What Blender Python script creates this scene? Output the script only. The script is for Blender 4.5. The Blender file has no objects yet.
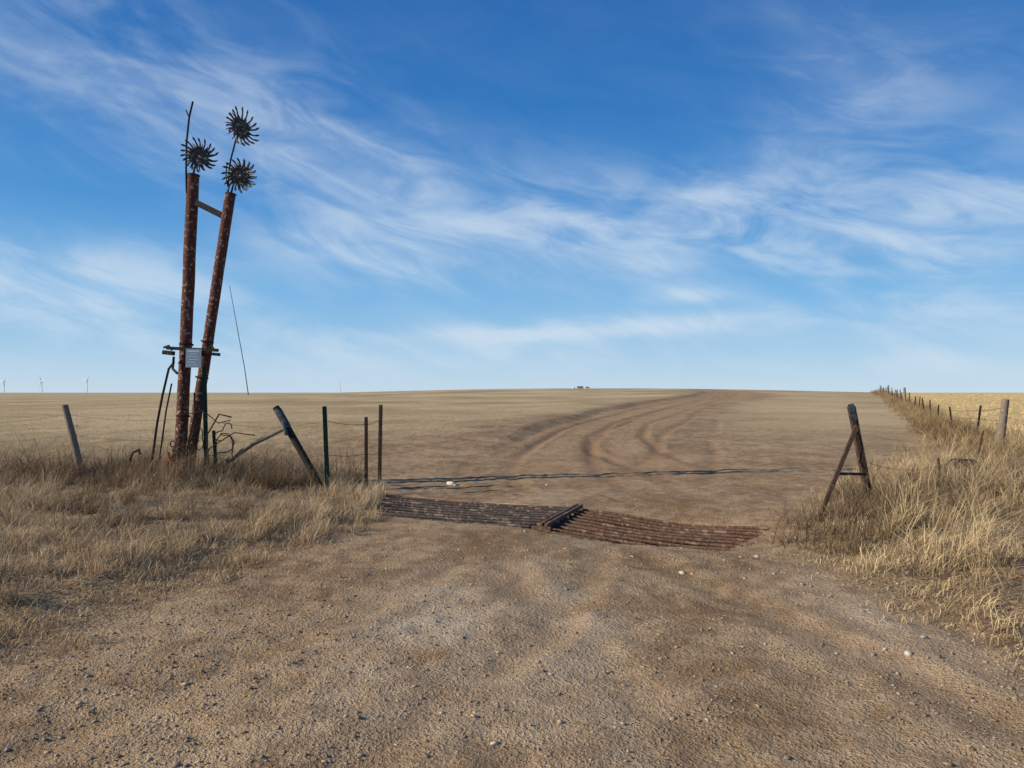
import bpy, math, random
import numpy as np
from mathutils import Vector, Matrix
random.seed(7); rng=np.random.default_rng(11)
S=bpy.context.scene
S.view_settings.view_transform='Standard'; S.view_settings.look='None'; S.view_settings.exposure=0
col=S.collection

# ---------------------------------------------------------------- noise
def _h(i,j,s):
    n=(i.astype(np.int64)*374761393+j.astype(np.int64)*668265263+s*2147483647)&0xffffffff
    n=((n^(n>>13))*1274126177)&0xffffffff
    n=(n^(n>>16))&0xffffffff
    return n/4294967295.0
def vn(x,y,s=0):
    xi=np.floor(x); yi=np.floor(y); fx=x-xi; fy=y-yi
    fx=fx*fx*(3-2*fx); fy=fy*fy*(3-2*fy)
    a=_h(xi,yi,s); b=_h(xi+1,yi,s); c=_h(xi,yi+1,s); d=_h(xi+1,yi+1,s)
    return (a*(1-fx)+b*fx)*(1-fy)+(c*(1-fx)+d*fx)*fy
def fbm(x,y,s=0,o=4):
    r=0; a=.5; t=0
    for k in range(o):
        r=r+a*vn(x*2**k+k*17.3,y*2**k-k*9.1,s+k); t+=a; a*=.5
    return r/t
def ss(a,b,x):
    t=np.clip((x-a)/(b-a),0,1); return t*t*(3-2*t)

# ---------------------------------------------------------------- terrain
LY=[-40,0,4.5,5.85,7.07,8,9.67,11.5,14,18,30,60,200]; LX=[-4,-3.5,-2.95,-2.8,-2.45,-1.85,-1.95,-2.3,-3.4,-4.4,-5,-3,20]
RY=[-40,0,4.2,4.8,6.15,7.76,9.14,12.1,20,30,60,160,300]; RX=[4.6,3.6,3.0,3.0,2.7,2.85,3.4,5.0,10.2,15.6,30,77,143]
def xl(y): return np.interp(y,LY,LX)
def xr(y): return np.interp(y,RY,RX)
def fence_x(y): return 3.3+.473*y
TY=[8,12,19,29,43,59,80,103,125,145,200,400]
TL=[-.8,-.1,-.2,1.1,5.1,10.6,19.5,27,31,31.5,28,38]
TR=[4.0,4.6,4.8,6.6,10.4,16.8,26.5,33.5,36.5,37,34,44]
GA=np.array([-2.02,11.55]); GB=np.array([3.2,9.22])
gdir=(GB-GA)/np.linalg.norm(GB-GA); gn=np.array([gdir[1],-gdir[0]])
TRK=[([11.8,13,15,18,22,28,36,46,60,85,110,140],[.3,.15,-.0,.1,.6,1.9,4.2,7.4,12.6,22.6,30,33.2],1.0),
     ([11.8,13,15,18,22,28,36,46,60,85,110,140],[1.9,1.75,1.6,1.8,2.4,3.7,6.0,9.2,14.6,24.6,31.8,35.0],.9),
     ([11,13,16,20,25,32,42,58,85,110,140],[2.6,2.7,2.5,2.2,2.6,4.3,7.9,13.3,23.6,31,34.1],.75),
     ([10.8,13,16,20,25,32,42,58,85,110,140],[4.2,4.4,4.2,3.9,4.3,6.0,9.5,15.2,25.6,33.0,36],.75),
     ([12,15,19,25,33,44,62],[1.1,2.2,3.6,5.1,7.6,11.2,17.3],.6),
     ([12,15,19,25,33,44,62],[3.0,4.0,5.3,6.7,9.1,12.7,18.7],.5),
     ([12.5,15,19,26,36],[-.9,-1.0,-.7,.7,3.2],.5)]
def tracks(x,y,w):
    g=0
    for k,(yy,xx,a) in enumerate(TRK):
        from_y=np.interp(y,yy,xx)+.10*np.sin(y*.35+k*2)
        sl=ss(yy[0]-.5,yy[0]+1,y)*(1-ss(yy[-1]*.8,yy[-1],y))
        d=(x-from_y)
        g=g+a*sl*np.exp(-(d/w)**2)*(.35+1.3*np.clip(vn(x*.3+k,y*.22,60+k),0,1))
    return g
FTR=[([1,3,5,7,8.6],[-3.2,-2.3,-1.3,-.55,-.2],1.0),([1,3,5,7,8.6],[-1.5,-.7,.2,.8,1.1],.8),([1,3,5,7,8.3],[3.3,2.6,1.95,1.4,1.2],.9),([1,3,5,7,9],[1.5,.9,.35,-.05,-.3],.6)]
def ftracks(x,y,w):
    g=0
    for k,(yy,xx,a) in enumerate(FTR):
        g=g+a*np.exp(-((x-np.interp(y,yy,xx)-.05*np.sin(y*1.3+k))/w)**2)*(1-ss(7.4,8.6,y))*(.3+1.2*vn(x*.7+k,y*.6,80+k))
    return g
def guard_uv(x,y):
    px=x-GA[0]; py=y-GA[1]
    return px*gdir[0]+py*gdir[1], px*gn[0]+py*gn[1]
def pit(x,y):
    u,v=guard_uv(x,y); u0=.08+.52*v; u1=5.76-.23*v
    return ss(0,.10,u-u0)*(1-ss(-.10,0,u-u1))*ss(.0,.09,v)*(1-ss(1.50,1.60,v))
def height(x,y,detail=True):
    x=np.asarray(x,float); y=np.asarray(y,float)
    up=np.clip((y-18)/142,0,1.0); dn=1-ss(150,420,y)
    z=2.55*up*dn*np.exp(-((x-18)/85)**2)
    z=z+.5*(fbm(x/60,y/60,5,2)-.5)*ss(60,160,y)*dn
    n=(fbm(x*.9,y*.9,3,3)-.5)
    dl=xl(y)-x+.5*n; dr=x-xr(y)-.5*n
    z=z+.12*ss(0,1.6,dl)*(1-ss(13,20,y))+.16*ss(0,1.8,dr)*(1-ss(16,30,y))
    tl=np.interp(y,TY,TL)
    w=ss(14,34,y)*(1-ss(120,170,y))
    t=tl-x+1.4*(fbm(x*.25,y*.25,9,4)-.5)
    z=z+(.09+.15*vn(x*.1,y*.12,4))*w*ss(-.35,.55,t)*(1-ss(2.2,12,t))
    rt=.4+.6*ss(15,20,y)
    z=z-.042*rt*tracks(x,y,.17)+.020*rt*tracks(x-.28,y,.13)
    z=z-.026*ftracks(x,y,.18)+.016*ftracks(x-.27,y,.10)
    ins=pit(x,y)
    if detail:
        a=(1-ss(20,60,y))
        z=z+a*(1-ins)*(.035*(fbm(x*1.1,y*1.1,21,3)-.5)+.034*(fbm(x*5,y*5,31,3)-.5)+.026*(fbm(x*14,y*14,41,2)-.5))
        z=z+a*.12*(fbm(x*2.2,y*2.2,51,3)-.5)*(ss(0,.6,dl)+ss(0,.6,dr))
    u,v=guard_uv(x,y)
    z=z-.42*ins
    z=z-.11*np.exp(-((u-4.7)/1.3)**4)*np.exp(-((v-.8)/1.25)**4)*(1-ins)
    return z
def hz(x,y): return float(height(np.array([x]),np.array([y]))[0])

def grow(start,step,g,end):
    r=[];p=start
    while p<end:
        p+=step; step*=g; r.append(p)
    return np.array(r)
xp=np.arange(0,7,.05); xpos=np.concatenate([xp,grow(xp[-1],.05,1.021,9000)])
xs=np.concatenate([-xpos[:0:-1],xpos])
yd=np.arange(2,14,.05)
ys=np.concatenate([-grow(-2,.1,1.25,300)[::-1],yd,grow(yd[-1],.05,1.016,9000)])
nx,ny=len(xs),len(ys)
X,Y=np.meshgrid(xs,ys); X=X.ravel();Y=Y.ravel()
Z=height(X,Y)
me=bpy.data.meshes.new('ground')
nv=nx*ny; me.vertices.add(nv)
me.vertices.foreach_set('co',np.stack([X,Y,Z],1).ravel())
i=np.arange(nx-1)[None,:]+nx*np.arange(ny-1)[:,None]; i=i.ravel()
q=np.stack([i,i+1,i+nx+1,i+nx],1).ravel()
me.loops.add(len(q)); me.loops.foreach_set('vertex_index',q)
nf=len(q)//4; me.polygons.add(nf)
me.polygons.foreach_set('loop_start',np.arange(nf)*4)
me.polygons.foreach_set('use_smooth',np.ones(nf,bool))
me.update(calc_edges=True)
n1=fbm(X*1.3,Y*1.3,71,4)-.5; n0=fbm(X*.25,Y*.25,72,4)-.5
dl=xl(Y)-X; dr=X-xr(Y)
near=1-ss(15,24,Y)
straw=np.maximum(ss(-.25,.5,dl+1.6*n1),ss(-.25,.5,dr+1.4*n1))*near
tlY=np.interp(Y,TY,TL); trY=np.interp(Y,TY,TR)
field=np.maximum(ss(-1,2.5,(xl(Y)-X)+4*n0),ss(0,3,(tlY-X)+6*n0)*ss(20,32,Y))
rightf=ss(0,2.5+Y*.02,(X-trY)+4*n0)*ss(15,34,Y)*.9
field=np.maximum(np.maximum(field,rightf)*ss(11,15,Y),ss(150,190,Y))
stub=ss(0,.8,X-fence_x(Y)-.5)*ss(12,18,Y)
road=ss(-.3,.6,(X-tlY)+1.8*n0)*ss(-.4,1.2,(trY-X)+3*n0)*ss(11,16,Y)*(1-ss(200,260,Y))
trk=np.clip(tracks(X,Y,.24),0,1)+np.clip(ftracks(X,Y,.24),0,1)*.8
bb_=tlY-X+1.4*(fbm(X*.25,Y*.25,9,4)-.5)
bank_pit_shade=ss(-.6,0,bb_)*(1-ss(.3,1.1,bb_))*ss(16,34,Y)*(1-ss(130,160,Y))*.40  # shaded face of the road bank, painted as a dark colour strip
bank_pit_shade=np.maximum(bank_pit_shade,pit(X,Y)*1.8)  # guard pit joins the mask: shade under the pipes painted on its floor
pale=np.exp(-(((X+.55)/.45)**2+((Y-5.0)/1.5)**2))+.9*np.exp(-(((X-.45)/.4)**2+((Y-5.4)/2.0)**2))+.6*np.exp(-(((X-2.6)/.35)**2+((Y-5.2)/1.2)**2))
pale=np.clip(pale*(-.5+2.4*fbm(X*2,Y*2,91,4)),0,1)
def attr(me,name,a,b,c,d=None):
    n=len(me.vertices); arr=np.ones((n,4),np.float32); arr[:,0]=a;arr[:,1]=b;arr[:,2]=c
    if d is not None: arr[:,3]=d
    at=me.attributes.new(name,'FLOAT_COLOR','POINT'); at.data.foreach_set('color',arr.ravel())
attr(me,'ma',straw,field,stub); attr(me,'mb',road,trk,pale,bank_pit_shade)
ground=bpy.data.objects.new('ground',me); col.objects.link(ground)

# ---------------------------------------------------------------- node helpers
class NT:
    def __init__(s,nt): s.t=nt; s.n=nt.nodes; s.l=nt.links
    def new(s,typ,**k):
        n=s.n.new(typ)
        for a,b in k.items(): setattr(n,a,b)
        return n
    def put(s,v,sock):
        if isinstance(v,bpy.types.NodeSocket): s.l.new(v,sock)
        elif v is not None:
            if sock.type=='RGBA' and len(v)==3: v=(*v,1)
            sock.default_value=v
    def m(s,op,a,b=None,c=None,clamp=False):
        n=s.new('ShaderNodeMath',operation=op,use_clamp=clamp)
        s.put(a,n.inputs[0])
        if b is not None: s.put(b,n.inputs[1])
        if c is not None: s.put(c,n.inputs[2])
        return n.outputs[0]
    def mix(s,f,a,b,mode='MIX'):
        n=s.new('ShaderNodeMix',data_type='RGBA',blend_type=mode)
        s.put(f,n.inputs[0]); s.put(a,n.inputs[6]); s.put(b,n.inputs[7]); return n.outputs[2]
    def noise(s,vec,scale,detail=4,rough=.55,dist=0):
        n=s.new('ShaderNodeTexNoise'); s.put(vec,n.inputs['Vector']); n.inputs['Scale'].default_value=scale
        n.inputs['Detail'].default_value=detail; n.inputs['Roughness'].default_value=rough; n.inputs['Distortion'].default_value=dist
        return n.outputs[0]
    def rng(s,v,a,b,c=0,d=1):
        n=s.new('ShaderNodeMapRange',interpolation_type='SMOOTHSTEP'); s.put(v,n.inputs[0])
        for k,x in enumerate((a,b,c,d)): n.inputs[k+1].default_value=x
        return n.outputs[0]
def newmat(name):
    m=bpy.data.materials.new(name); m.use_nodes=True; t=NT(m.node_tree)
    b=m.node_tree.nodes['Principled BSDF']; b.inputs['Roughness'].default_value=.9
    b.inputs['Specular IOR Level'].default_value=.08
    return m,t,b
m,t,b=newmat('ground_mat')
tc=t.new('ShaderNodeNewGeometry').outputs['Position']
A=t.new('ShaderNodeAttribute',attribute_name='ma'); sa=t.new('ShaderNodeSeparateColor'); t.l.new(A.outputs['Color'],sa.inputs[0])
B=t.new('ShaderNodeAttribute',attribute_name='mb'); sb=t.new('ShaderNodeSeparateColor'); t.l.new(B.outputs['Color'],sb.inputs[0])
big=t.noise(tc,.7,4,.65,.3); mid=t.noise(tc,4.5,4,.65); fine=t.noise(tc,34,3,.75)
far=t.noise(tc,.07,5,.65)
vor=t.new('ShaderNodeTexVoronoi'); t.l.new(tc,vor.inputs['Vector']); vor.inputs['Scale'].default_value=42
pk=t.new('ShaderNodeSeparateColor'); t.l.new(vor.outputs['Color'],pk.inputs[0])
mixn=t.m('ADD',t.m('MULTIPLY',big,.42),t.m('ADD',t.m('MULTIPLY',mid,.33),t.m('MULTIPLY',fine,.25)))
dirt=t.mix(t.rng(mixn,.40,.60),(.265,.160,.080),(.50,.342,.194))
dirt=t.mix(t.m('MULTIPLY',sb.outputs[2],.7),dirt,(.64,.49,.33))
dirt=t.mix(t.m('MULTIPLY',sb.outputs[1],.36,clamp=True),dirt,(.24,.145,.074))
sp=t.rng(vor.outputs['Distance'],.30,.16)
dirt=t.mix(t.m('MULTIPLY',t.m('MULTIPLY',sp,t.rng(pk.outputs[0],.60,.75)),.5),dirt,(.66,.51,.35))
dirt=t.mix(t.m('MULTIPLY',t.m('MULTIPLY',sp,t.rng(pk.outputs[1],.60,.78)),.65),dirt,(.13,.08,.045))
roadc=t.mix(t.rng(mixn,.38,.62),(.34,.208,.105),(.50,.33,.18))
roadc=t.mix(t.m('MULTIPLY',sb.outputs[1],.5,clamp=True),roadc,(.21,.125,.068))
cc=t.mix(sb.outputs[0],dirt,roadc)
fieldn=t.m('ADD',t.m('MULTIPLY',far,.5),t.m('MULTIPLY',t.m('ADD',mid,fine),.25))
fieldc=t.mix(t.rng(fieldn,.41,.59),(.37,.262,.13),(.66,.485,.268))
cc=t.mix(sa.outputs[1],cc,fieldc)
strawc=t.mix(t.rng(fine,.38,.62),(.13,.082,.044),(.44,.305,.165))
cc=t.mix(t.m('MULTIPLY',sa.outputs[0],.85),cc,strawc)
stubc=t.mix(t.rng(mid,.35,.65),(.62,.42,.17),(.84,.61,.28))
cc=t.mix(sa.outputs[2],cc,stubc)
cc=t.mix(t.m('MULTIPLY',B.outputs['Alpha'],.55,clamp=True),cc,(.12,.075,.042))  # painted shade of bank and pit mixed into the base colour
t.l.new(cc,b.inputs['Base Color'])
hh=t.m('ADD',t.m('MULTIPLY',fine,.034),t.m('MULTIPLY',t.rng(vor.outputs['Distance'],.42,.08),t.m('MULTIPLY',pk.outputs[2],.013)))
bp=t.new('ShaderNodeBump'); bp.inputs['Distance'].default_value=1.0; bp.inputs['Strength'].default_value=.85
t.l.new(hh,bp.inputs['Height']); t.l.new(bp.outputs[0],b.inputs['Normal'])
ground.data.materials.append(m)

def rust(name,c1,c2,c3,sc=9,thr=.56,rough=.75,metal=.0,wd=.05,bump=.6):
    m,t,b=newmat(name); tc=t.new('ShaderNodeTexCoord').outputs['Object']
    n=t.noise(tc,sc,6,.65,.4); n2=t.noise(tc,sc*4,4,.6)
    c=t.mix(t.rng(n2,.35,.65),c1,c2)
    c=t.mix(t.rng(n,thr,thr+wd),c,c3)
    t.l.new(c,b.inputs['Base Color']); b.inputs['Roughness'].default_value=rough; b.inputs['Metallic'].default_value=metal
    if bump:
        bp=t.new('ShaderNodeBump'); bp.inputs['Distance'].default_value=.01; bp.inputs['Strength'].default_value=bump
        t.l.new(n2,bp.inputs['Height']); t.l.new(bp.outputs[0],b.inputs['Normal'])
    return m
M_pipe=rust('rusty_painted_pipe',(.075,.029,.019),(.15,.060,.037),(.38,.27,.22),16,.565)
M_rust=rust('rust_brown',(.055,.032,.024),(.11,.065,.045),(.17,.11,.08),14,.58)
M_dark=rust('dark_steel',(.022,.018,.016),(.05,.038,.03),(.10,.06,.04),12,.60)
M_guard1=rust('guard_pipe_dark',(.040,.030,.026),(.10,.07,.055),(.20,.145,.11),8,.55,.5)
M_guard2=rust('guard_pipe_rust',(.085,.047,.030),(.19,.11,.07),(.29,.19,.13),8,.56,.55)
M_hoe=rust('hoe_wheel_steel',(.04,.034,.028),(.12,.10,.08),(.50,.45,.36),22,.56,.5,.2)
M_wood=rust('weathered_wood',(.16,.12,.085),(.30,.24,.18),(.38,.32,.26),18,.6,.9)
M_green=rust('t_post_green',(.014,.045,.030),(.030,.075,.052),(.09,.05,.03),16,.6)
M_teal=rust('faded_teal_paint',(.05,.085,.10),(.10,.145,.165),(.07,.05,.04),14,.50)
M_red=rust('red_paint',(.30,.05,.03),(.42,.10,.06),(.10,.05,.03),18,.52)
M_white=rust('white_paint',(.80,.80,.80),(.8,.8,.8),(.78,.78,.78),.01,.7,.6,0,.05,0)
M_sign=rust('sign_face',(.16,.24,.32),(.23,.32,.40),(.38,.45,.50),26,.60,.5)
M_ink=rust('sign_ink',(.45,.52,.58),(.52,.58,.62),(.20,.27,.33),30,.60,.6)
M_wire=rust('wire',(.09,.07,.055),(.16,.12,.09),(.2,.15,.11),30,.6,.6)

# ---------------------------------------------------------------- mesh builder
class MB:
    def __init__(s): s.v=[];s.f=[];s.mi=[]
    def tube(s,pts,r,n=10,mi=0,cap=True):
        pts=[Vector(p) for p in pts]; k=len(pts); rs=r if isinstance(r,(list,tuple)) else [r]*k
        base=len(s.v); up=None
        for i,p in enumerate(pts):
            d=(pts[min(i+1,k-1)]-pts[max(i-1,0)]).normalized()
            if up is None:
                up=Vector((0,0,1)) if abs(d.z)<.9 else Vector((1,0,0))
            a=(up-d*up.dot(d)).normalized(); bb=d.cross(a); up=a
            for j in range(n):
                an=2*math.pi*j/n
                s.v.append(p+(a*math.cos(an)+bb*math.sin(an))*rs[i])
        for i in range(k-1):
            for j in range(n):
                s.f.append((base+i*n+j,base+i*n+(j+1)%n,base+(i+1)*n+(j+1)%n,base+(i+1)*n+j)); s.mi.append(mi)
        if cap:
            s.f.append(tuple(base+j for j in range(n))[::-1]); s.mi.append(mi)
            s.f.append(tuple(base+(k-1)*n+j for j in range(n))); s.mi.append(mi)
        return s
    def prof(s,p0,p1,prof,side=(1,0,0),mi=0):
        p0=Vector(p0);p1=Vector(p1); d=(p1-p0).normalized(); a=Vector(side); a=(a-d*a.dot(d)).normalized(); bb=d.cross(a)
        base=len(s.v); n=len(prof)
        for p in (p0,p1):
            for x,y in prof: s.v.append(p+a*x+bb*y)
        for j in range(n): s.f.append((base+j,base+(j+1)%n,base+n+(j+1)%n,base+n+j)); s.mi.append(mi)
        s.f.append(tuple(base+j for j in range(n))[::-1]); s.mi.append(mi)
        s.f.append(tuple(base+n+j for j in range(n))); s.mi.append(mi)
        return s
    def beam(s,p0,p1,w,h,side=(1,0,0),mi=0):
        return s.prof(p0,p1,[(-w/2,-h/2),(w/2,-h/2),(w/2,h/2),(-w/2,h/2)],side,mi)
    def ring(s,c,nrm,R,r,n=20,m=6,mi=0,sq=1):
        c=Vector(c);nrm=Vector(nrm).normalized(); a=nrm.orthogonal().normalized(); b2=nrm.cross(a)
        pts=[c+(a*math.cos(2*math.pi*i/n)+b2*math.sin(2*math.pi*i/n)*sq)*R for i in range(n+1)]
        return s.tube(pts,r,m,mi,False)
    def obj(s,name,mats,parent=None,smooth=True):
        me=bpy.data.meshes.new(name); me.from_pydata([tuple(v) for v in s.v],[],s.f)
        for mm in (mats if isinstance(mats,list) else [mats]): me.materials.append(mm)
        me.polygons.foreach_set('material_index',s.mi)
        me.update(); o=bpy.data.objects.new(name,me); col.objects.link(o)
        if smooth:
            me.polygons.foreach_set('use_smooth',[len(f)==4 for f in s.f])
            try: me.set_sharp_from_angle(angle=math.radians(40))
            except Exception: pass
        if parent: o.parent=parent
        return o
def empty(name,loc=(0,0,0)):
    e=bpy.data.objects.new(name,None); e.empty_display_size=.2; col.objects.link(e); return e
TP=[(-.028,-.004),(.028,-.004),(.028,.004),(.004,.004),(.004,.036),(-.004,.036),(-.004,.004),(-.028,.004)]
def tpost(mb,p0,p1,mi=0,ang=0,s=1.0):
    p0=Vector(p0);p1=Vector(p1)
    pr=[(x*s,y*s) for x,y in TP]
    side=(math.cos(ang),math.sin(ang),0)
    mb.prof(p0-Vector((0,0,.2)),p1,pr,side,mi)
    d=(p1-p0); L=d.length; d.normalize(); a=Vector(side); a=(a-d*a.dot(d)).normalized(); bb=d.cross(a)
    k=.15
    while k<L-.02:
        c=p0+d*k-bb*.010*s; mb.beam(c-d*.006,c+d*.006,.02*s,.014*s,side,mi); k+=.055

# ---------------------------------------------------------------- cattle guard (flush with the road, bent right half)
guard=empty('cattle_guard')
def GP(u,v,z):
    p=GA+gdir*u+gn*v; return (p[0],p[1],z)
JU=3.22
mb=MB(); mb2=MB(); NP=9
def zr(w,k=0): return -.01-.115*math.sin(math.pi*min(1,w*1.15)*.62)**1.5+.01*w+.014*math.sin(w*9+k*.5)*w
for k in range(NP):
    v=.05+k*1.50/(NP-1)
    pts=[]; u0=.0+.52*v+.05*math.sin(k*2.1)
    for i in range(9):
        u=u0+i*(JU-.08-u0)/8
        pts.append(GP(u,v,.005-.03*math.sin(math.pi*u/JU)+.004*random.uniform(-1,1)))
    mb.tube(pts,.020,8)
    pts=[]; ul=5.86-.25*v+.06*math.sin(k*2.7)
    for i in range(17):
        w=i/16; u=JU+.08+w*(ul-JU-.08)
        pts.append(GP(u,v+.022*math.sin(w*5+k*1.3)*w,zr(w,k)))
    mb2.tube(pts,.020,8)
mb.obj('pipes_straight',M_guard1,guard); mb2.obj('pipes_bent',M_guard2,guard)
mb=MB()
for u in (.85,1.5,2.3): mb.beam(GP(u-.1,.03,-.085),GP(u+.1,1.54,-.085),.07,.09,(gdir[0],gdir[1],0))
for u in (4.0,4.8): mb.beam(GP(u,.03,-.24),GP(u,1.54,-.24),.07,.09,(gdir[0],gdir[1],0))
mb.obj('cross_beams',M_dark,guard)
mb=MB()
mb.beam(GP(JU-.03,-.04,.03),GP(JU+.08,1.60,.03),.03,.06,(gdir[0],gdir[1],0))
mb.beam(GP(JU+.035,-.04,.032),GP(JU+.145,1.61,.032),.035,.05,(gdir[0],gdir[1],0))
mb.beam(GP(JU-.02,1.64,.0),GP(JU+.22,1.64,.0),.04,.06)
mb.obj('joint_beam',M_guard2,guard)

# ---------------------------------------------------------------- leaning pipe gate post with hoe wheel flowers
gp=empty('pipe_gate_post_sculpture')
a0=(-5.68,12.62,-.2); a1=(-5.456,12.62,5.32); b0=(-5.48,12.36,-.2); b1=(-4.73,12.40,4.94)
def seg(p,q,n):
    p=Vector(p);q=Vector(q); return [p.lerp(q,i/n)+Vector((random.uniform(-1,1)*.005,random.uniform(-1,1)*.004,0)) for i in range(n+1)]
MB().tube(seg(a0,a1,12),.100,20).obj('tall_pipe',M_pipe,gp)
MB().tube(seg(b0,b1,12),.086,20).obj('leaning_pipe',M_pipe,gp)
mb=MB(); mb.ring(a1,(0.04,0,1),.1,.012,20,6); mb.ring(b1,(.15,0,1),.084,.012,20,6)
mb.beam((-5.37,12.55,4.83),(-4.84,12.44,4.56),.07,.10,(0,1,0))
mb.beam((-5.74,12.30,2.34),(-4.88,12.26,2.30),.07,.05,(0,1,0))
mb.beam((-5.80,12.30,2.27),(-5.62,12.28,2.25),.08,.07,(0,1,0))
mb.beam((-4.98,12.27,2.24),(-4.86,12.27,2.23),.10,.05,(0,1,0))
mb.tube([(-5.86,12.45,2.36),(-5.74,12.35,2.38),(-5.66,12.3,2.31)],.02,7)
mb.tube([(-5.04,12.3,2.34),(-4.98,12.26,2.38),(-4.93,12.24,2.30)],.018,7)
mb.tube([(-5.72,12.5,2.20),(-5.70,12.42,2.0),(-5.55,12.25,1.92)],.022,8)
mb.obj('cross_braces',M_dark,gp)
mb=MB()
for z in (2.42,2.10,1.2,.62): mb.ring((-5.66+.041*z,12.62,z),(0,.1,1),.107,.014,20,6)
for z in (2.45,1.85,.55): mb.ring((-5.46+.147*z,12.37,z),(.15,0,1),.094,.014,20,6)
mb.obj('strap_bands',M_dark,gp)
mb=MB(); mb.beam((-5.39,12.215,2.17),(-5.13,12.205,2.165),.008,.31,(0,1,0))
mb.obj('notice_sign',M_sign,gp,False)
mb=MB()
for k in range(6):
    z=2.28-k*.045; x0=-5.36+random.uniform(0,.02); x1=-5.16-random.uniform(0,.06)
    mb.beam((x0,12.2065,z),(x1,12.2015,z-.001),.002,.012 if k else .026,(0,1,0))
mb.obj('notice_lettering',M_ink,gp,False)
mb=MB()
mb.tube([(-5.54,12.55,5.0),(-5.55,12.55,5.4),(-5.545,12.55,5.86),(-5.50,12.55,6.3),(-5.44,12.55,6.56)],.017,8)
mb.tube([(-5.50,12.52,6.30),(-5.535,12.5,6.4)],.010,6)
mb.tube([(-5.45,12.55,5.2),(-5.40,12.54,5.42),(-5.32,12.53,5.61)],.02,8)
mb.tube([(-4.77,12.36,4.8),(-4.75,12.36,5.2),(-4.72,12.36,5.5),(-4.63,12.36,5.85),(-4.54,12.36,6.02)],.015,8)
mb.tube([(-4.72,12.36,4.9),(-4.66,12.34,5.1),(-4.56,12.34,5.22)],.018,8)
mb.tube([(-4.75,12.36,4.95),(-4.79,12.34,5.25),(-4.77,12.34,5.45)],.010,6)
mb.obj('flower_stems',M_dark,gp)
def wheel(name,c,R,nrm):
    mb=MB(); c=Vector(c); n=Vector(nrm).normalized(); a=n.orthogonal().normalized(); b2=n.cross(a)
    def P(r,an,o=0): return c+(a*math.cos(an)+b2*math.sin(an))*r+n*o
    prof=[(.018,.04),(.05,.04),(.055,.012),(R*.40,.004),(R*.43,.014),(R*.47,.014),(R*.50,.0),(R*.46,-.012),(.05,-.012),(.018,-.02)]
    N=28; base=len(mb.v)
    for (r,o) in prof:
        for j in range(N): mb.v.append(P(r,2*math.pi*j/N,o))
    K=len(prof)
    for i in range(K):
        for j in range(N):
            mb.f.append((base+i*N+j,base+i*N+(j+1)%N,base+((i+1)%K)*N+(j+1)%N,base+((i+1)%K)*N+j)); mb.mi.append(0)
    for k in range(18):
        an=2*math.pi*k/18+random.uniform(-.06,.06); L=random.uniform(.93,1.05)
        pts=[P(R*.46,an,0),P(R*.64,an+.02,.01),P(R*.80*L,an+.06,.03),P(R*.92*L,an+.13,.05),P(R*1.02*L,an+.18,.07)]
        mb.tube(pts,[.020,.015,.013,.019,.005],6)
        an+=math.pi/18
        mb.tube([P(R*.46,an,.0),P(R*.66,an+.03,-.03),P(R*.84,an+.08,-.05)],[.015,.012,.005],5)
    mb.obj(name,M_hoe,gp)
wheel('hoe_wheel_flower_a',(-5.31,12.50,5.61),.30,(.45,-1,.1))
wheel('hoe_wheel_flower_b',(-4.54,12.33,6.03),.32,(1.1,-.75,.1))
wheel('hoe_wheel_flower_c',(-4.54,12.30,5.22),.285,(.15,-1,-.10))
mb=MB()
for k in range(7):
    mb.ring((-5.60+.012*k,12.24+random.uniform(-.02,.02),.75-.075*k),(random.uniform(-1,1),random.uniform(-.6,.6),.4*random.random()),.05,.012,12,5)
mb.obj('chain',M_rust,gp)
mb=MB()
mb.ring((-5.60,12.5,.46),(0,.1,1),.20,.026,20,7)
mb.tube([(-5.78,12.24,.20),(-5.72,12.22,.38),(-5.58,12.20,.56),(-5.45,12.20,.40),(-5.38,12.18,.22)],.026,7)
mb.tube([(-5.66,12.18,.62),(-5.60,12.16,.44),(-5.64,12.16,.28),(-5.56,12.15,.18)],.022,7)
mb.obj('red_straps',M_red,gp)
mb=MB()
mb.tube([(-6.02,12.35,-.1),(-6.0,12.35,.5),(-5.93,12.37,1.1),(-5.86,12.4,1.55),(-5.78,12.45,2.0),(-5.70,12.48,2.12)],.020,8)
mb.tube([(-6.33,12.3,-.1),(-6.34,12.3,.50),(-6.30,12.3,.60),(-6.2,12.3,.65),(-6.18,12.3,.57)],.022,8)
mb.tube([(-5.86,12.25,-.1),(-5.82,12.25,.6),(-5.74,12.28,1.3),(-5.66,12.30,1.75)],.014,7)
mb.tube([(-5.36,12.15,-.1),(-5.33,12.15,.7),(-5.22,12.18,1.25),(-5.24,12.2,1.6)],.014,7)
mb.obj('bent_pipes',M_dark,gp)
mb=MB(); tpost(mb,(-5.02,12.2,0),(-5.12,12.3,2.02),0,.3,1.25); tpost(mb,(-4.80,12.1,0),(-4.88,12.1,.98),0,.9,1.0); mb.obj('green_t_post',M_green,gp)
mb=MB()
for k,(x,z,R) in enumerate(((-4.85,.75,.20),(-4.78,.55,.26),(-5.15,.85,.13),(-4.7,.9,.14),(-5.3,.7,.16))):
    pts=[]; y0=12.15+random.uniform(-.1,.1)
    a_=random.uniform(0,6); tot=random.uniform(3.2,5.2)
    for i in range(14):
        an=a_+tot*i/13; rr=R*(1+.35*math.sin(i*.9+k*2))
        pts.append((x+rr*math.cos(an)*.9,y0+.05*i/3*math.sin(k+1),z+rr*math.sin(an)*1.1))
    mb.tube(pts,.009,5)
mb.tube([(-5.5,12.25,1.6),(-5.3,12.15,1.25),(-5.05,12.1,1.3),(-4.8,12.1,1.1),(-4.6,12.1,1.15)],.009,6)
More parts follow.
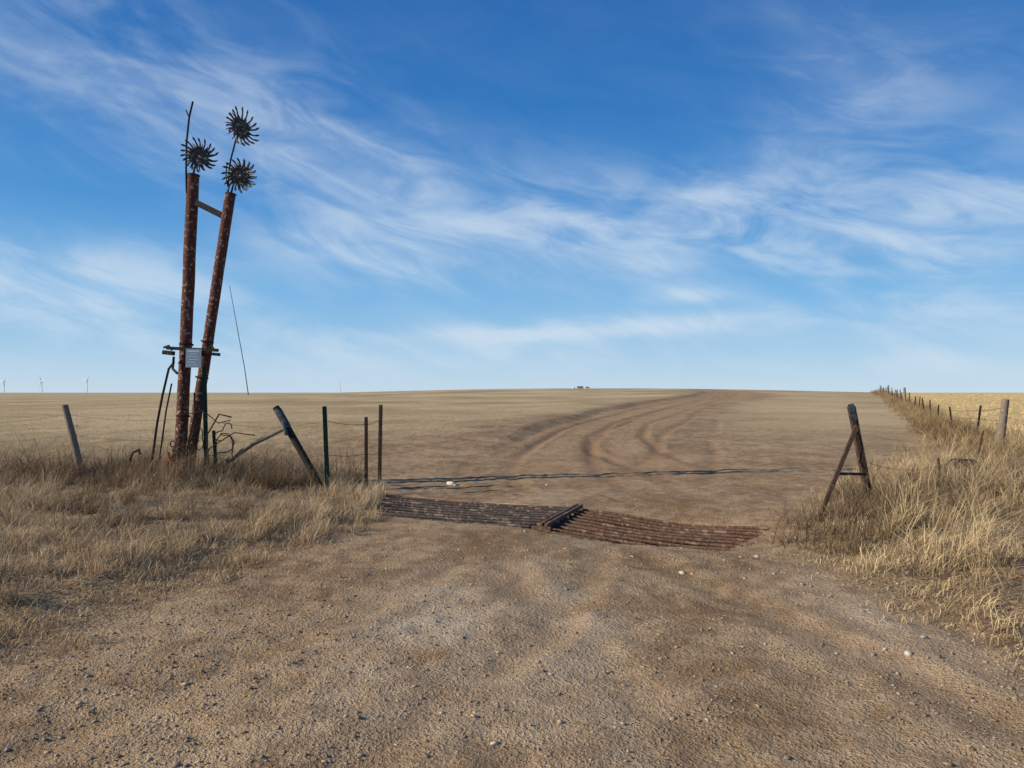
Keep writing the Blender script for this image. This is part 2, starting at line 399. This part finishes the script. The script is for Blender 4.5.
mb.tube([(-5.2,12.15,.2),(-4.9,12.0,.7),(-4.5,12.0,.95),(-4.2,12.1,.9)],.010,6)
mb.tube([(-4.9,12.0,.1),(-4.95,12.0,.9),(-4.75,12.0,1.25),(-4.55,12.0,1.2)],.013,6)
mb.tube([(-5.25,12.1,.1),(-5.28,12.1,.75),(-5.2,12.1,.95)],.013,6)
mb.obj('tangled_wire',M_dark,gp)

fb=empty('leaning_fence_brace')
mb=MB(); mb.tube([(-3.83,12.0,1.36),(-3.02,11.7,.12)],.055,12); mb.obj('brace_pipe',M_dark,fb)
mb=MB(); mb.tube([(-3.80,11.995,1.32),(-3.62,11.93,1.04)],.062,12); mb.tube([(-3.66,11.86,1.12),(-3.60,11.82,.92)],.03,8); mb.obj('painted_sleeve',M_teal,fb)
mb=MB(); mb.tube([(-4.75,12.35,.45),(-4.3,12.3,.75),(-3.72,12.2,1.02)],[.045,.04,.03],9); mb.obj('weathered_rail',M_wood,fb)
mb=MB(); mb.tube([(-7.42,12.9,-.2),(-7.50,12.9,.2),(-7.66,12.9,.85),(-7.80,12.9,1.38)],[.065,.062,.056,.052],12); mb.obj('wooden_fence_post',M_wood)
for k,(p0,p1,mm,s2) in enumerate((((-2.80,11.3,0),(-2.865,11.3,1.39),M_green,1.2),((-2.38,12.1,0),(-2.385,12.1,1.20),M_rust,1.0),((-2.17,12.1,0),(-2.15,12.12,1.40),M_dark,1.15))):
    mb=MB(); tpost(mb,p0,p1,0,.5-k*.4,s2); mb.obj('steel_t_post' if k==0 else 'steel_t_post.%03d'%k,mm)
# ---- right A-frame brace
af=empty('a_frame_gate_brace')
mb=MB()
L=[(-.040,-.040),(.040,-.040),(.040,-.030),(-.030,-.030),(-.030,.040),(-.040,.040)]
mb.prof((4.80,9.8,-.2),(4.47,9.75,1.42),L,(1,0,0))
mb.prof((3.76,9.22,-.1),(4.50,9.66,1.16),[(x*.6,y*.6) for x,y in L],(1,0,0))
mb.beam((4.18,9.50,.56),(4.64,9.70,.53),.03,.035,(0,1,0))
mb.tube([(4.66,9.70,.12),(4.66,9.66,.45)],.018,7)
mb.obj('angle_iron_legs',M_rust,af,False)
mb=MB(); mb.beam((4.475,9.69,1.24),(4.435,9.685,1.45),.08,.008,(1,0,0)); mb.obj('top_plate',M_teal,af,False)
mb=MB(); mb.tube([(4.50,9.66,1.12),(4.56,9.62,.9),(4.52,9.62,.7),(4.6,9.62,.6)],.01,6); mb.obj('hanging_wire',M_dark,af)

# ---------------------------------------------------------------- wire fences
def sagwire(mb,p,q,r=.0035,sag=.03,n=8,barbs=True):
    p=Vector(p);q=Vector(q)
    pts=[p.lerp(q,i/n)-Vector((0,0,sag*4*(i/n)*(1-i/n))) for i in range(n+1)]
    mb.tube(pts,r,4,0,False)
    if barbs:
        L=(q-p).length; k=.2
        while k<L:
            w=k/L; c=p.lerp(q,w)-Vector((0,0,sag*4*w*(1-w)))
            d=Vector((random.uniform(-1,1),random.uniform(-1,1),1)).normalized()*.018
            mb.tube([c-d,c+d],.002,3,0,False); k+=.25
rf=empty('barbed_wire_fence')
mbp=MB(); mbw=MB(); mbwood=MB(); prev=None; y=17.4; k=0
while y<150:
    x=fence_x(y)+random.uniform(-.08,.08); zg=hz(x,y)
    if k==0 or k%9==0:
        top=(x+.15 if k==0 else x,y,zg+1.3); mbwood.tube([(x-.05,y,zg-.2),(x+.04,y,zg+.5),top],[.10,.09,.08],10)
    else:
        lean=random.uniform(-.16,.16); top=(x+lean,y+random.uniform(-.1,.1),zg+1.0+random.uniform(-.18,.08)); tpost(mbp,(x,y,zg),top,0,.4,1.15)
    if prev:
        for w in (.38,.62,.86): sagwire(mbw,Vector(prev[0]).lerp(Vector(prev[1]),w),Vector((x,y,zg)).lerp(Vector(top),w),.005 if y<60 else .008,.03,5,y<35)
    prev=((x,y,zg),top); y+=4.2+random.uniform(-.7,.7); k+=1
pts=[((4.77,9.8,.05),(4.5,9.75,1.0)),((6.6,11.3,.1),(6.5,11.3,.65)),((8.9,14.3,.15),(9.1,14.3,.9)),((fence_x(17.4),17.4,.1),(fence_x(17.4)+.1,17.4,1.3))]
for a,bq in zip(pts[:-1],pts[1:]):
    for w in (.4,.7): sagwire(mbw,Vector(a[0]).lerp(Vector(a[1]),w),Vector(bq[0]).lerp(Vector(bq[1]),w),.0025,.10)
mbp2=MB()
for a in pts[1:3]: mbp2.tube([Vector(a[0])-Vector((0,0,.2)),Vector(a[1])-Vector((0,0,.05))],.022,6)
mbp.obj('steel_posts',M_dark,rf); mbwood.obj('wooden_posts',M_wood,rf); mbw.obj('barbed_wires',M_wire,rf); mbp2.obj('short_stakes',M_rust,rf)
lf=empty('old_barbed_wire')
mbw=MB()
P=[((-16,14.5,0),(-16.1,14.5,1.2)),((-11.5,13.6,0),(-11.6,13.6,1.0)),((-7.46,12.9,0),(-7.8,12.9,1.38)),((-5.68,12.55,0),(-5.62,12.5,1.3))]
for a,bq in zip(P[:-1],P[1:]):
    for w in (.35,.62,.88): sagwire(mbw,Vector(a[0]).lerp(Vector(a[1]),w),Vector(bq[0]).lerp(Vector(bq[1]),w),.0022,.05)
for w in (.5,.9):
    sagwire(mbw,(-2.83,11.3,1.3*w),(-2.38,12.1,1.2*w)); sagwire(mbw,(-2.38,12.1,1.2*w),(-2.16,12.1,1.3*w)); sagwire(mbw,(-5.1,12.2,1.3*w),(-2.83,11.3,1.3*w),.0022,.12)
mbw.obj('wire_strands',M_wire,lf)
mbl=MB(); tpost(mbl,(-11.5,13.6,0),(-11.6,13.6,1.0),0,.2); tpost(mbl,(-16,14.5,0),(-16.1,14.5,1.2),0,.2); mbl.obj('end_posts',M_dark,lf)
mb=MB()
for k in range(7): mb.ring((7.95+random.uniform(-.04,.04),13.0,.34+random.uniform(-.03,.03)),(random.uniform(-.3,.3),random.uniform(-.4,.1),1),.18+random.uniform(-.03,.04),.018,20,5)
mb.obj('scrap_wire_coil',M_dark)

# ---------------------------------------------------------------- stones
def ico():
    p=(1+5**.5)/2
    v=np.array([(-1,p,0),(1,p,0),(-1,-p,0),(1,-p,0),(0,-1,p),(0,1,p),(0,-1,-p),(0,1,-p),(p,0,-1),(p,0,1),(-p,0,-1),(-p,0,1)],float)/math.sqrt(1+p*p)
    f=np.array([(0,11,5),(0,5,1),(0,1,7),(0,7,10),(0,10,11),(1,5,9),(5,11,4),(11,10,2),(10,7,6),(7,1,8),(3,9,4),(3,4,2),(3,2,6),(3,6,8),(3,8,9),(4,9,5),(2,4,11),(6,2,10),(8,6,7),(9,8,1)])
    return v,f
def attr_mesh(name,V,F3,colr,mat,quads=None):
    me=bpy.data.meshes.new(name); me.vertices.add(len(V)); me.vertices.foreach_set('co',V.astype(np.float32).ravel())
    loops=F3.ravel(); ls=np.arange(len(F3))*3
    if quads is not None:
        ls=np.concatenate([ls,len(loops)+np.arange(len(quads))*4]); loops=np.concatenate([loops,quads.ravel()])
    me.loops.add(len(loops)); me.loops.foreach_set('vertex_index',loops.astype(np.int32))
    me.polygons.add(len(ls)); me.polygons.foreach_set('loop_start',ls.astype(np.int32))
    me.update(calc_edges=True)
    attr(me,'tint',colr[:,0],colr[:,1],colr[:,2])
    me.materials.append(mat); o=bpy.data.objects.new(name,me); col.objects.link(o); return o
def tintmat(name,rough=.95,trans=0,ns=None):
    m,t,b=newmat(name); a=t.new('ShaderNodeAttribute',attribute_name='tint')
    c=a.outputs['Color']
    if ns:
        g=t.new('ShaderNodeNewGeometry').outputs['Position']
        c=t.mix(.5,c,t.mix(t.noise(g,ns,2,.6),(.25,.25,.25),(1.6,1.6,1.6)),'MULTIPLY')
    t.l.new(c,b.inputs['Base Color']); b.inputs['Roughness'].default_value=rough
    if trans:
        tr=t.new('ShaderNodeBsdfTranslucent'); t.l.new(c,tr.inputs[0]); mx=t.new('ShaderNodeMixShader'); mx.inputs[0].default_value=trans
        df=t.new('ShaderNodeBsdfDiffuse'); t.l.new(c,df.inputs[0])
        t.l.new(df.outputs[0],mx.inputs[1]); t.l.new(tr.outputs[0],mx.inputs[2]); t.l.new(mx.outputs[0],t.n['Material Output'].inputs[0])
    return m
M_stone=tintmat('stone_mat',ns=60); M_grass=tintmat('dry_grass_mat',.8,.20)
def stones(name,x,y,s,colr,flat=.6,sink=.25):
    n=len(x); v,f=ico(); V=np.repeat(v[None],n,0)*(1+.32*rng.uniform(-1,1,(n,12,1)))
    sc=np.stack([s*rng.uniform(.8,1.5,n),s*rng.uniform(.6,1.0,n),s*flat*rng.uniform(.6,1.2,n)],1)
    V=V*sc[:,None,:]; an=rng.uniform(0,6.28,n); c,s_=np.cos(an)[:,None],np.sin(an)[:,None]
    vx=V[:,:,0]*c-V[:,:,1]*s_; vy=V[:,:,0]*s_+V[:,:,1]*c
    z=height(x,y)
    V=np.stack([vx+x[:,None],vy+y[:,None],V[:,:,2]+(z+sc[:,2]*(1-2*sink)*.6)[:,None]],2).reshape(-1,3)
    F=(f[None]+12*np.arange(n)[:,None,None]).reshape(-1,3)
    return attr_mesh(name,V,F,np.repeat(colr,12,0),M_stone)
n=32000
y=2.8+rng.random(n)**1.25*8; x=rng.uniform(-.85,.85,n)*y
keep=(fbm(x*.8,y*.8,15,3)+.3*rng.random(n)>.60)&(x>xl(y)-.6)&(x<xr(y)+.4)
x=x[keep];y=y[keep]; u,v=guard_uv(x,y)
keep=~((u>-.1)&(u<6.0)&(v>-.1)&(v<1.7)); x=x[keep];y=y[keep]; n=len(x)
s=np.clip(.0048*np.exp(rng.normal(0,.5,n)),.0025,.016)
w=rng.random((n,1))**1.3; cl=np.array([.22,.14,.08])*(1-w)+np.array([.56,.43,.29])*w
stones('gravel',x,y,s,cl,.55)
big=[(-.08,3.4,.017,.62),(.95,3.62,.014,.5),(1.35,4.55,.016,.6),(1.53,6.65,.035,.62),(1.6,6.6,.02,.55),(2.4,4.5,.030,.6),(2.32,4.62,.02,.55),(2.3,6.5,.018,.5),(2.45,7.4,.03,.5),(-1.05,12.9,.09,.7),(-.98,12.8,.05,.6),(.6,12.7,.03,.45),(-2.4,4.2,.02,.4),(-2.6,6.2,.02,.42),(3.0,3.7,.02,.5),(.3,5.9,.014,.45),(-2.2,3.5,.014,.35),(.15,8.6,.02,.4)]
B_=np.array(big); k_=45
ex=np.stack([rng.uniform(1.8,3.3,k_),rng.uniform(4,8,k_),rng.uniform(.008,.019,k_),rng.uniform(.3,.55,k_)],1)
ex2=np.stack([rng.uniform(-3.2,3.0,100),rng.uniform(3.2,8,100),rng.uniform(.007,.014,100),rng.uniform(.22,.42,100)],1)
B_=np.concatenate([B_,ex,ex2])
stones('loose_rocks',B_[:,0],B_[:,1],B_[:,2],np.stack([B_[:,3],B_[:,3]*.84,B_[:,3]*.64],1),.6,.25)

# ---------------------------------------------------------------- grass
def blades(name,tx,ty,th,spread,nb,wd,c1,c2,mat=M_grass,curl=.6,outward=.9):
    n=len(tx); N=n*nb
    X=np.repeat(tx,nb)+rng.normal(0,1,N)*np.repeat(spread,nb); Yy=np.repeat(ty,nb)+rng.normal(0,1,N)*np.repeat(spread,nb)
    H=np.repeat(th,nb)*rng.uniform(.30,1.15,N)
    tla=np.repeat(rng.uniform(0,6.283,n),nb); tlm=np.repeat(np.abs(rng.normal(0,.30,n)),nb)
    an=rng.uniform(0,6.283,N); le=np.abs(rng.normal(0,outward*.55,N))
    dx=np.cos(an)*np.sin(np.clip(le,0,1.35)); dy=np.sin(an)*np.sin(np.clip(le,0,1.35)); dz=np.cos(np.clip(le,0,1.35))
    wind=.18
    Zg=height(X,Yy)-.015
    b0=np.stack([X,Yy,Zg],1)
    d=np.stack([dx+wind*.4+np.cos(tla)*tlm,dy+np.sin(tla)*tlm,dz],1)
    m1=b0+d*(H*.5)[:,None]
    an2=an+rng.normal(0,.7,N); cu=curl*rng.uniform(.1,1.2,N)
    d2=d+np.stack([np.cos(an2)*cu+wind,np.sin(an2)*cu,-cu*.55],1); d2/=np.linalg.norm(d2,axis=1)[:,None]
    tp=m1+d2*(H*.5)[:,None]
    tp[:,2]=np.maximum(tp[:,2],Zg+.02)
    sa_=rng.uniform(0,6.283,N); sd=np.stack([np.cos(sa_),np.sin(sa_),np.zeros(N)],1)
    w=(wd*rng.uniform(.6,1.4,N))[:,None]
    V=np.stack([b0-sd*w*.5,b0+sd*w*.5,m1-sd*w*.45,m1+sd*w*.45,tp],1).reshape(-1,3)
    o=5*np.arange(N)[:,None]
    Q=o+np.array([[0,1,3,2]]); F=o+np.array([[2,3,4]])
    tt=np.clip(np.repeat(.35*rng.random(n)+1.0*(fbm(tx*.9,ty*.9,33,3)-.33),nb)+rng.random(N)*.5-.06,0,1)[:,None]
    C=np.array(c1)*(1-tt)+np.array(c2)*tt
    C=np.repeat(C,5,0).reshape(N,5,3); C[:,:2]*=.50; C=C.reshape(-1,3)  # blade roots tinted darker to paint the shade inside the tufts
    return attr_mesh(name,V,F,C,mat,Q)
STR1=(.23,.15,.08); STR2=(.80,.59,.35)
def scatter(n,x0,x1,y0,y1,cond,pn=None,thr=.0):
    x=rng.uniform(x0,x1,n); y=rng.uniform(y0,y1,n); k=cond(x,y)
    if pn is not None: k&=fbm(x*pn,y*pn,int(x0*3)+77,3)+.2*(rng.random(n)-.5)>thr
    return x[k],y[k]
edge=lambda x,y:.35*(fbm(x*1.5,y*1.5,8,3)-.5)*2
clump=lambda x,y:.35+1.5*fbm(x*1.7,y*1.7,44,2)**1.5
x,y=scatter(4400,-14,-1.6,7.5,14.5,lambda x,y:x<xl(y)+edge(x,y),1.3,.46)
x2,y2=scatter(4400,-7.5,-2.2,3.6,7.6,lambda x,y:x<xl(y)+.1+edge(x,y),1.5,.42); x=np.concatenate([x,x2]); y=np.concatenate([y,y2])
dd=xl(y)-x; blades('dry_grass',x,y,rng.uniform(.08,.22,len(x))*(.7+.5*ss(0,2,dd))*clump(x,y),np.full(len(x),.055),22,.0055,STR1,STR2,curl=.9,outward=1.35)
x,y=scatter(1400,-13,-1.9,4.2,13.5,lambda x,y:x<xl(y)-.15,1.1,.50)
blades('bunch_grass',x,y,rng.uniform(.18,.46,len(x))*clump(x,y),np.full(len(x),.05),56,.005,(.28,.185,.10),(.86,.65,.40),curl=.9,outward=1.1)
x=rng.uniform(-3.0,-1.7,120); y=rng.uniform(8.0,12.0,120)
k=(x<xl(y)+.25); x=x[k];y=y[k]
blades('bunch_grass.001',x,y,rng.uniform(.18,.42,len(x)),np.full(len(x),.06),50,.005,(.30,.20,.11),(.80,.59,.35),curl=.9)
def brush(name,x,y,h,nb=90,c1=(.09,.058,.036),c2=(.42,.29,.17)):
    blades(name,x,y,h,h*.16,nb,.0055,c1,c2,curl=1.3,outward=1.7)
def weeds(name,x,y,h,nb,c1=(.11,.07,.04),c2=(.38,.26,.15),w=.006): blades(name,x,y,h,np.full(len(x),.12),nb,w,c1,c2,curl=1.0,outward=1.05)
n=150; x=rng.uniform(-14,-2.4,n); y=12.6+.28*(-x-5.6)*.6+rng.normal(0,.6,n); y=np.where(x>-5.6,rng.uniform(11.2,13.4,n),y)
weeds('dry_weeds',x,y,rng.uniform(.30,.90,n)*(.4+1.1*vn(x*1.1,y*1.1,3)),30)
n=150; x=np.where(rng.random(n)<.6,rng.uniform(-6.8,-2.7,n),rng.uniform(-14,-6,n)); y=12.4+.17*np.clip(-x-5.6,0,9)+rng.normal(0,.55,n)
brush('dead_brush',x,y,rng.uniform(.38,.88,n)*(.5+.9*vn(x*.9,y*.9,13)))
n=45; x=rng.uniform(-6.4,-2.8,n); y=rng.uniform(11.5,13.2,n); weeds('dry_weeds.001',x,y,rng.uniform(.4,1.05,n),26,(.13,.085,.05),(.48,.34,.19))
n=95; x=rng.uniform(-8,-3.0,n); y=rng.uniform(5.2,12,n); k=(x<xl(y)-.3)&(x>-.75*y); x=x[k]; y=y[k]; brush('dead_brush.001',x,y,rng.uniform(.22,.44,len(x)),110,(.16,.105,.06),(.66,.49,.30))
x,y=scatter(4900,2.5,15,3.9,17,lambda x,y:x>xr(y)+edge(x,y),1.2,.41)
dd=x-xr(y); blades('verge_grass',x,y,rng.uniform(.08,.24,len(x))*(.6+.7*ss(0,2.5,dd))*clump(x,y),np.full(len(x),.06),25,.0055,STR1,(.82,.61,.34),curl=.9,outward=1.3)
x,y=scatter(2000,3.0,15,4.2,17,lambda x,y:x>xr(y)+.25,.9,.43)
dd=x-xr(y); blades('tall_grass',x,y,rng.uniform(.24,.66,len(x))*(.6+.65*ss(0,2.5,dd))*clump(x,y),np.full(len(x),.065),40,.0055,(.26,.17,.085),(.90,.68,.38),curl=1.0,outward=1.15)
n=110; x=rng.uniform(3.0,9.5,n); y=9.0+(x-4)*.75+rng.normal(0,.8,n); k=x>xr(y)-.1; x=x[k];y=y[k]; weeds('dry_weeds.002',x,y,rng.uniform(.28,.65,len(x)),30)
n=105; x=rng.uniform(3.3,11,n); y=9.0+(x-4)*.8+rng.normal(0,.9,n); k=x>xr(y)+.05; x=x[k];y=y[k]; brush('dead_brush.002',x,y,rng.uniform(.3,.62,len(x)))
n=1500; y=15+135*rng.random(n)**1.7; x=fence_x(y)+rng.normal(0,.55,n)-.2
blades('fence_row_weeds',x,y,rng.uniform(.25,.80,n)*(.3+1.2*vn(x*.5,y*.5,8)),np.full(n,.15),24,.012,(.15,.095,.05),(.55,.39,.2),curl=.9,outward=1.1)
n=9000; y=15+90*rng.random(n)**1.6; off=np.floor(rng.random(n)**1.2*60)*.76+.9; x=fence_x(y)+off+rng.normal(0,.04,n)
blades('crop_stubble',x,y,rng.uniform(.12,.32,n),np.full(n,.05),8,.018,(.6,.42,.2),(.92,.70,.36),curl=.5,outward=.7)
n=9000; y=13.5+75*rng.random(n)**1.5; x=-4-(y*.75+3)*rng.random(n)
tl_=np.interp(y,TY,TL); x=np.where(rng.random(n)<.3,tl_-1.2-rng.random(n)*25,x)
blades('prairie_grass',x,y,rng.uniform(.04,.13,n),np.full(n,.12),9,.010,(.26,.18,.09),(.70,.51,.28),curl=1,outward=1.4)
n=5200; x=rng.uniform(-6,6,n); y=rng.uniform(3.2,9,n); k=(x<xl(y)+1.3*rng.random(n)**2)|(x>xr(y)-.9*rng.random(n)**2); x=x[k];y=y[k]
blades('straw_litter',x,y,np.full(len(x),.10),np.full(len(x),.05),4,.005,(.35,.23,.13),(.78,.60,.37),curl=2,outward=3)

# ---------------------------------------------------------------- distant things
def turbine(name,x,y,h,rot,yaw):
    e=empty(name); mb=MB(); mb.tube([(x,y,-1),(x,y,h)],[2.4,1.7],10); mb.obj('tower',M_white,e)
    mb=MB(); d=Vector((math.sin(yaw),-math.cos(yaw),0)); c=Vector((x,y,h+1)); mb.tube([c-d*7,c+d*4],[1.8,2.0],8); mb.obj('nacelle',M_white,e)
    a=Vector((d.y,-d.x,0)); hub=c+d*5; mb=MB(); mb.tube([c+d*3.5,c+d*6.5],[2,.8],8)
    for k in range(3):
        an=rot+k*2.0944; r=a*math.cos(an)+Vector((0,0,1))*math.sin(an)
        mb.tube([hub,hub+r*10,hub+r*h*.62],[1.3,2.6,.8],6)
    mb.obj('rotor',M_white,e)
for k,(px,h,r) in enumerate(((-3090,66,.3),(-2860,70,1.0),(-2585,74,.2),(-1045,45,1.4))):
    turbine('wind_turbine' if k==0 else 'wind_turbine.%03d'%k,px,4500,h,r,-.5)
rm=empty('leaning_radio_mast'); mb=MB(); mb.tube([(-71,200,-1),(-72.3,200,8),(-76.5,200,30.5)],[.13,.11,.07],6); mb.obj('mast_tube',M_dark,rm)
mb=MB(); mb.ring((-71,200,.5),(0,0,1),.4,.1,12,6); mb.obj('mast_footing',M_dark,rm)
fm=empty('distant_farm_buildings')
def shed(cx,cy,w,d,h,rf,m_w,m_r,nm,z0=0):
    mb=MB(); mb.v+= [Vector(p) for p in ((cx-w/2,cy-d/2,z0),(cx+w/2,cy-d/2,z0),(cx+w/2,cy+d/2,z0),(cx-w/2,cy+d/2,z0),(cx-w/2,cy-d/2,z0+h),(cx+w/2,cy-d/2,z0+h),(cx+w/2,cy+d/2,z0+h),(cx-w/2,cy+d/2,z0+h),(cx-w/2,cy,z0+h+rf),(cx+w/2,cy,z0+h+rf))]
    mb.f+=[(0,1,5,4),(2,3,7,6),(1,2,6,9,5),(3,0,4,8,7),(4,5,9,8),(6,7,8,9)]; mb.mi+=[0,0,0,0,1,1]; mb.obj(nm,[m_w,m_r],fm,False)
shed(59,640,5,8,6.0,1.2,M_wood,M_wood,'barn',0); shed(66,650,4,6,5.4,1.3,M_white,M_wood,'house',0)
mb=MB(); mb.tube([(53,640,0),(53,640,6.2),(53,640,7.0)],[1.1,1.1,.2],12); mb.obj('grain_bin',M_white,fm)

# ---------------------------------------------------------------- light
az=math.atan2(-.966,-.258); el=math.radians(26.5)
sun=bpy.data.lights.new('sun','SUN'); sun.energy=5.0; sun.angle=math.radians(.5); sun.color=(1,.925,.79)
so=bpy.data.objects.new('sun',sun); col.objects.link(so)
dirv=Vector((math.sin(az)*math.cos(el),math.cos(az)*math.cos(el),math.sin(el)))
so.rotation_euler=dirv.to_track_quat('Z','Y').to_euler(); so.location=dirv*50
# ---------------------------------------------------------------- world
W=bpy.data.worlds.new('World'); S.world=W; W.use_nodes=True; t=NT(W.node_tree); t.n.clear()
out=t.new('ShaderNodeOutputWorld'); bg=t.new('ShaderNodeBackground'); t.l.new(bg.outputs[0],out.inputs[0]); bg.inputs[1].default_value=.1
sky=t.new('ShaderNodeTexSky'); sky.sky_type='NISHITA'; sky.sun_disc=False; sky.sun_elevation=el; sky.sun_rotation=az%(2*math.pi)
sky.altitude=1200; sky.air_density=1.0; sky.dust_density=.4; sky.ozone_density=1.5
tc=t.new('ShaderNodeTexCoord').outputs['Generated']
sx=t.new('ShaderNodeSeparateXYZ'); t.l.new(tc,sx.inputs[0])
D=180/math.pi
U=t.m('MULTIPLY',t.m('ARCTAN2',sx.outputs[0],sx.outputs[1]),D); Vv=t.m('MULTIPLY',t.m('ARCSINE',sx.outputs[2]),D)
def blob(u0,v0,a,b_,rot,amt):
    c,s_=math.cos(math.radians(rot)),math.sin(math.radians(rot))
    du=t.m('SUBTRACT',U,float(u0)); dv=t.m('SUBTRACT',Vv,float(v0))
    p=t.m('ADD',t.m('MULTIPLY',du,c/a),t.m('MULTIPLY',dv,s_/a)); q=t.m('ADD',t.m('MULTIPLY',du,-s_/b_),t.m('MULTIPLY',dv,c/b_))
    r=t.m('ADD',t.m('MULTIPLY',p,p),t.m('MULTIPLY',q,q))
    return t.m('MULTIPLY',t.m('EXPONENT',t.m('MULTIPLY',r,-1.0)),amt)
blobs=[(-25,20,14,6,-12,.55),(-12,17,9,5,-25,.36),(4,13,14,4.0,-4,.70),(17,12,10,4,0,.6),(30,10.5,9,4.0,18,1.0),(-31,6.8,11,3.0,0,1.05),(-10,9.8,8,1.8,-10,.75),(-8,3,22,2.6,0,.7),(8,4.9,19,.8,2,.95),(25,18,9,5,20,.36),(13.5,7.3,3,.6,0,.6),(33,5,9,2,0,.6),(22,23,6,2.6,-30,.3),(-32,26,8,2,-25,.22),(30,2,12,1.2,0,.5)]
mask=None
for bl in blobs:
    o=blob(*bl); mask=o if mask is None else t.m('ADD',mask,o)
def uv(rot,sx_,sy_,off=0.):
    c,s_=math.cos(math.radians(rot)),math.sin(math.radians(rot))
    cx=t.new('ShaderNodeCombineXYZ')
    t.l.new(t.m('ADD',t.m('MULTIPLY',U,c*sx_),t.m('MULTIPLY',Vv,s_*sx_)),cx.inputs[0])
    t.l.new(t.m('ADD',t.m('MULTIPLY',U,-s_*sy_),t.m('MULTIPLY',Vv,c*sy_)),cx.inputs[1]); cx.inputs[2].default_value=off
    return cx.outputs[0]
nA=t.noise(uv(-6,.06,.15,1.),1,5,.5,.6); nB=t.noise(uv(-16,.11,.36,4.),1,7,.60,.7)
wisp=t.m('ADD',t.m('MULTIPLY',t.rng(nA,.26,.74),.55),t.m('MULTIPLY',t.rng(nB,.32,.72),.55))
dens=t.m('MULTIPLY',t.m('ADD',mask,.09),wisp)
dens=t.m('MULTIPLY',t.rng(dens,-.06,1.0),.76,clamp=True)
ramp=t.new('ShaderNodeValToRGB'); t.l.new(t.m('DIVIDE',Vv,60.0,clamp=True),ramp.inputs[0])
cr=ramp.color_ramp; cr.interpolation='LINEAR'
els=[(0,(.54,.70,.84)),(.05,(.36,.59,.82)),(.12,(.18,.46,.79)),(.22,(.062,.29,.67)),(.34,(.020,.185,.54)),(.5,(.009,.125,.43)),(1,(.010,.085,.30))]
cr.elements[0].position=0; cr.elements[0].color=(*els[0][1],1); cr.elements[1].position=1; cr.elements[1].color=(*els[-1][1],1)
for p_,c_ in els[1:-1]:
    e=cr.elements.new(p_); e.color=(*c_,1)
ten=t.new('ShaderNodeVectorMath',operation='SCALE'); t.l.new(ramp.outputs[0],ten.inputs[0]); ten.inputs['Scale'].default_value=10
base=t.mix(.90,sky.outputs[0],ten.outputs[0])
cl=t.mix(dens,base,(6.4,7.5,8.6))
t.l.new(cl,bg.inputs[0])
# ---------------------------------------------------------------- camera
cam=bpy.data.cameras.new('camera'); cam.lens=26; cam.sensor_width=36; cam.clip_end=20000; cam.clip_start=.05
co=bpy.data.objects.new('camera',cam); col.objects.link(co); co.location=(0,0,1.6+.0); co.rotation_euler=(math.radians(90.66),0,0)
S.camera=co
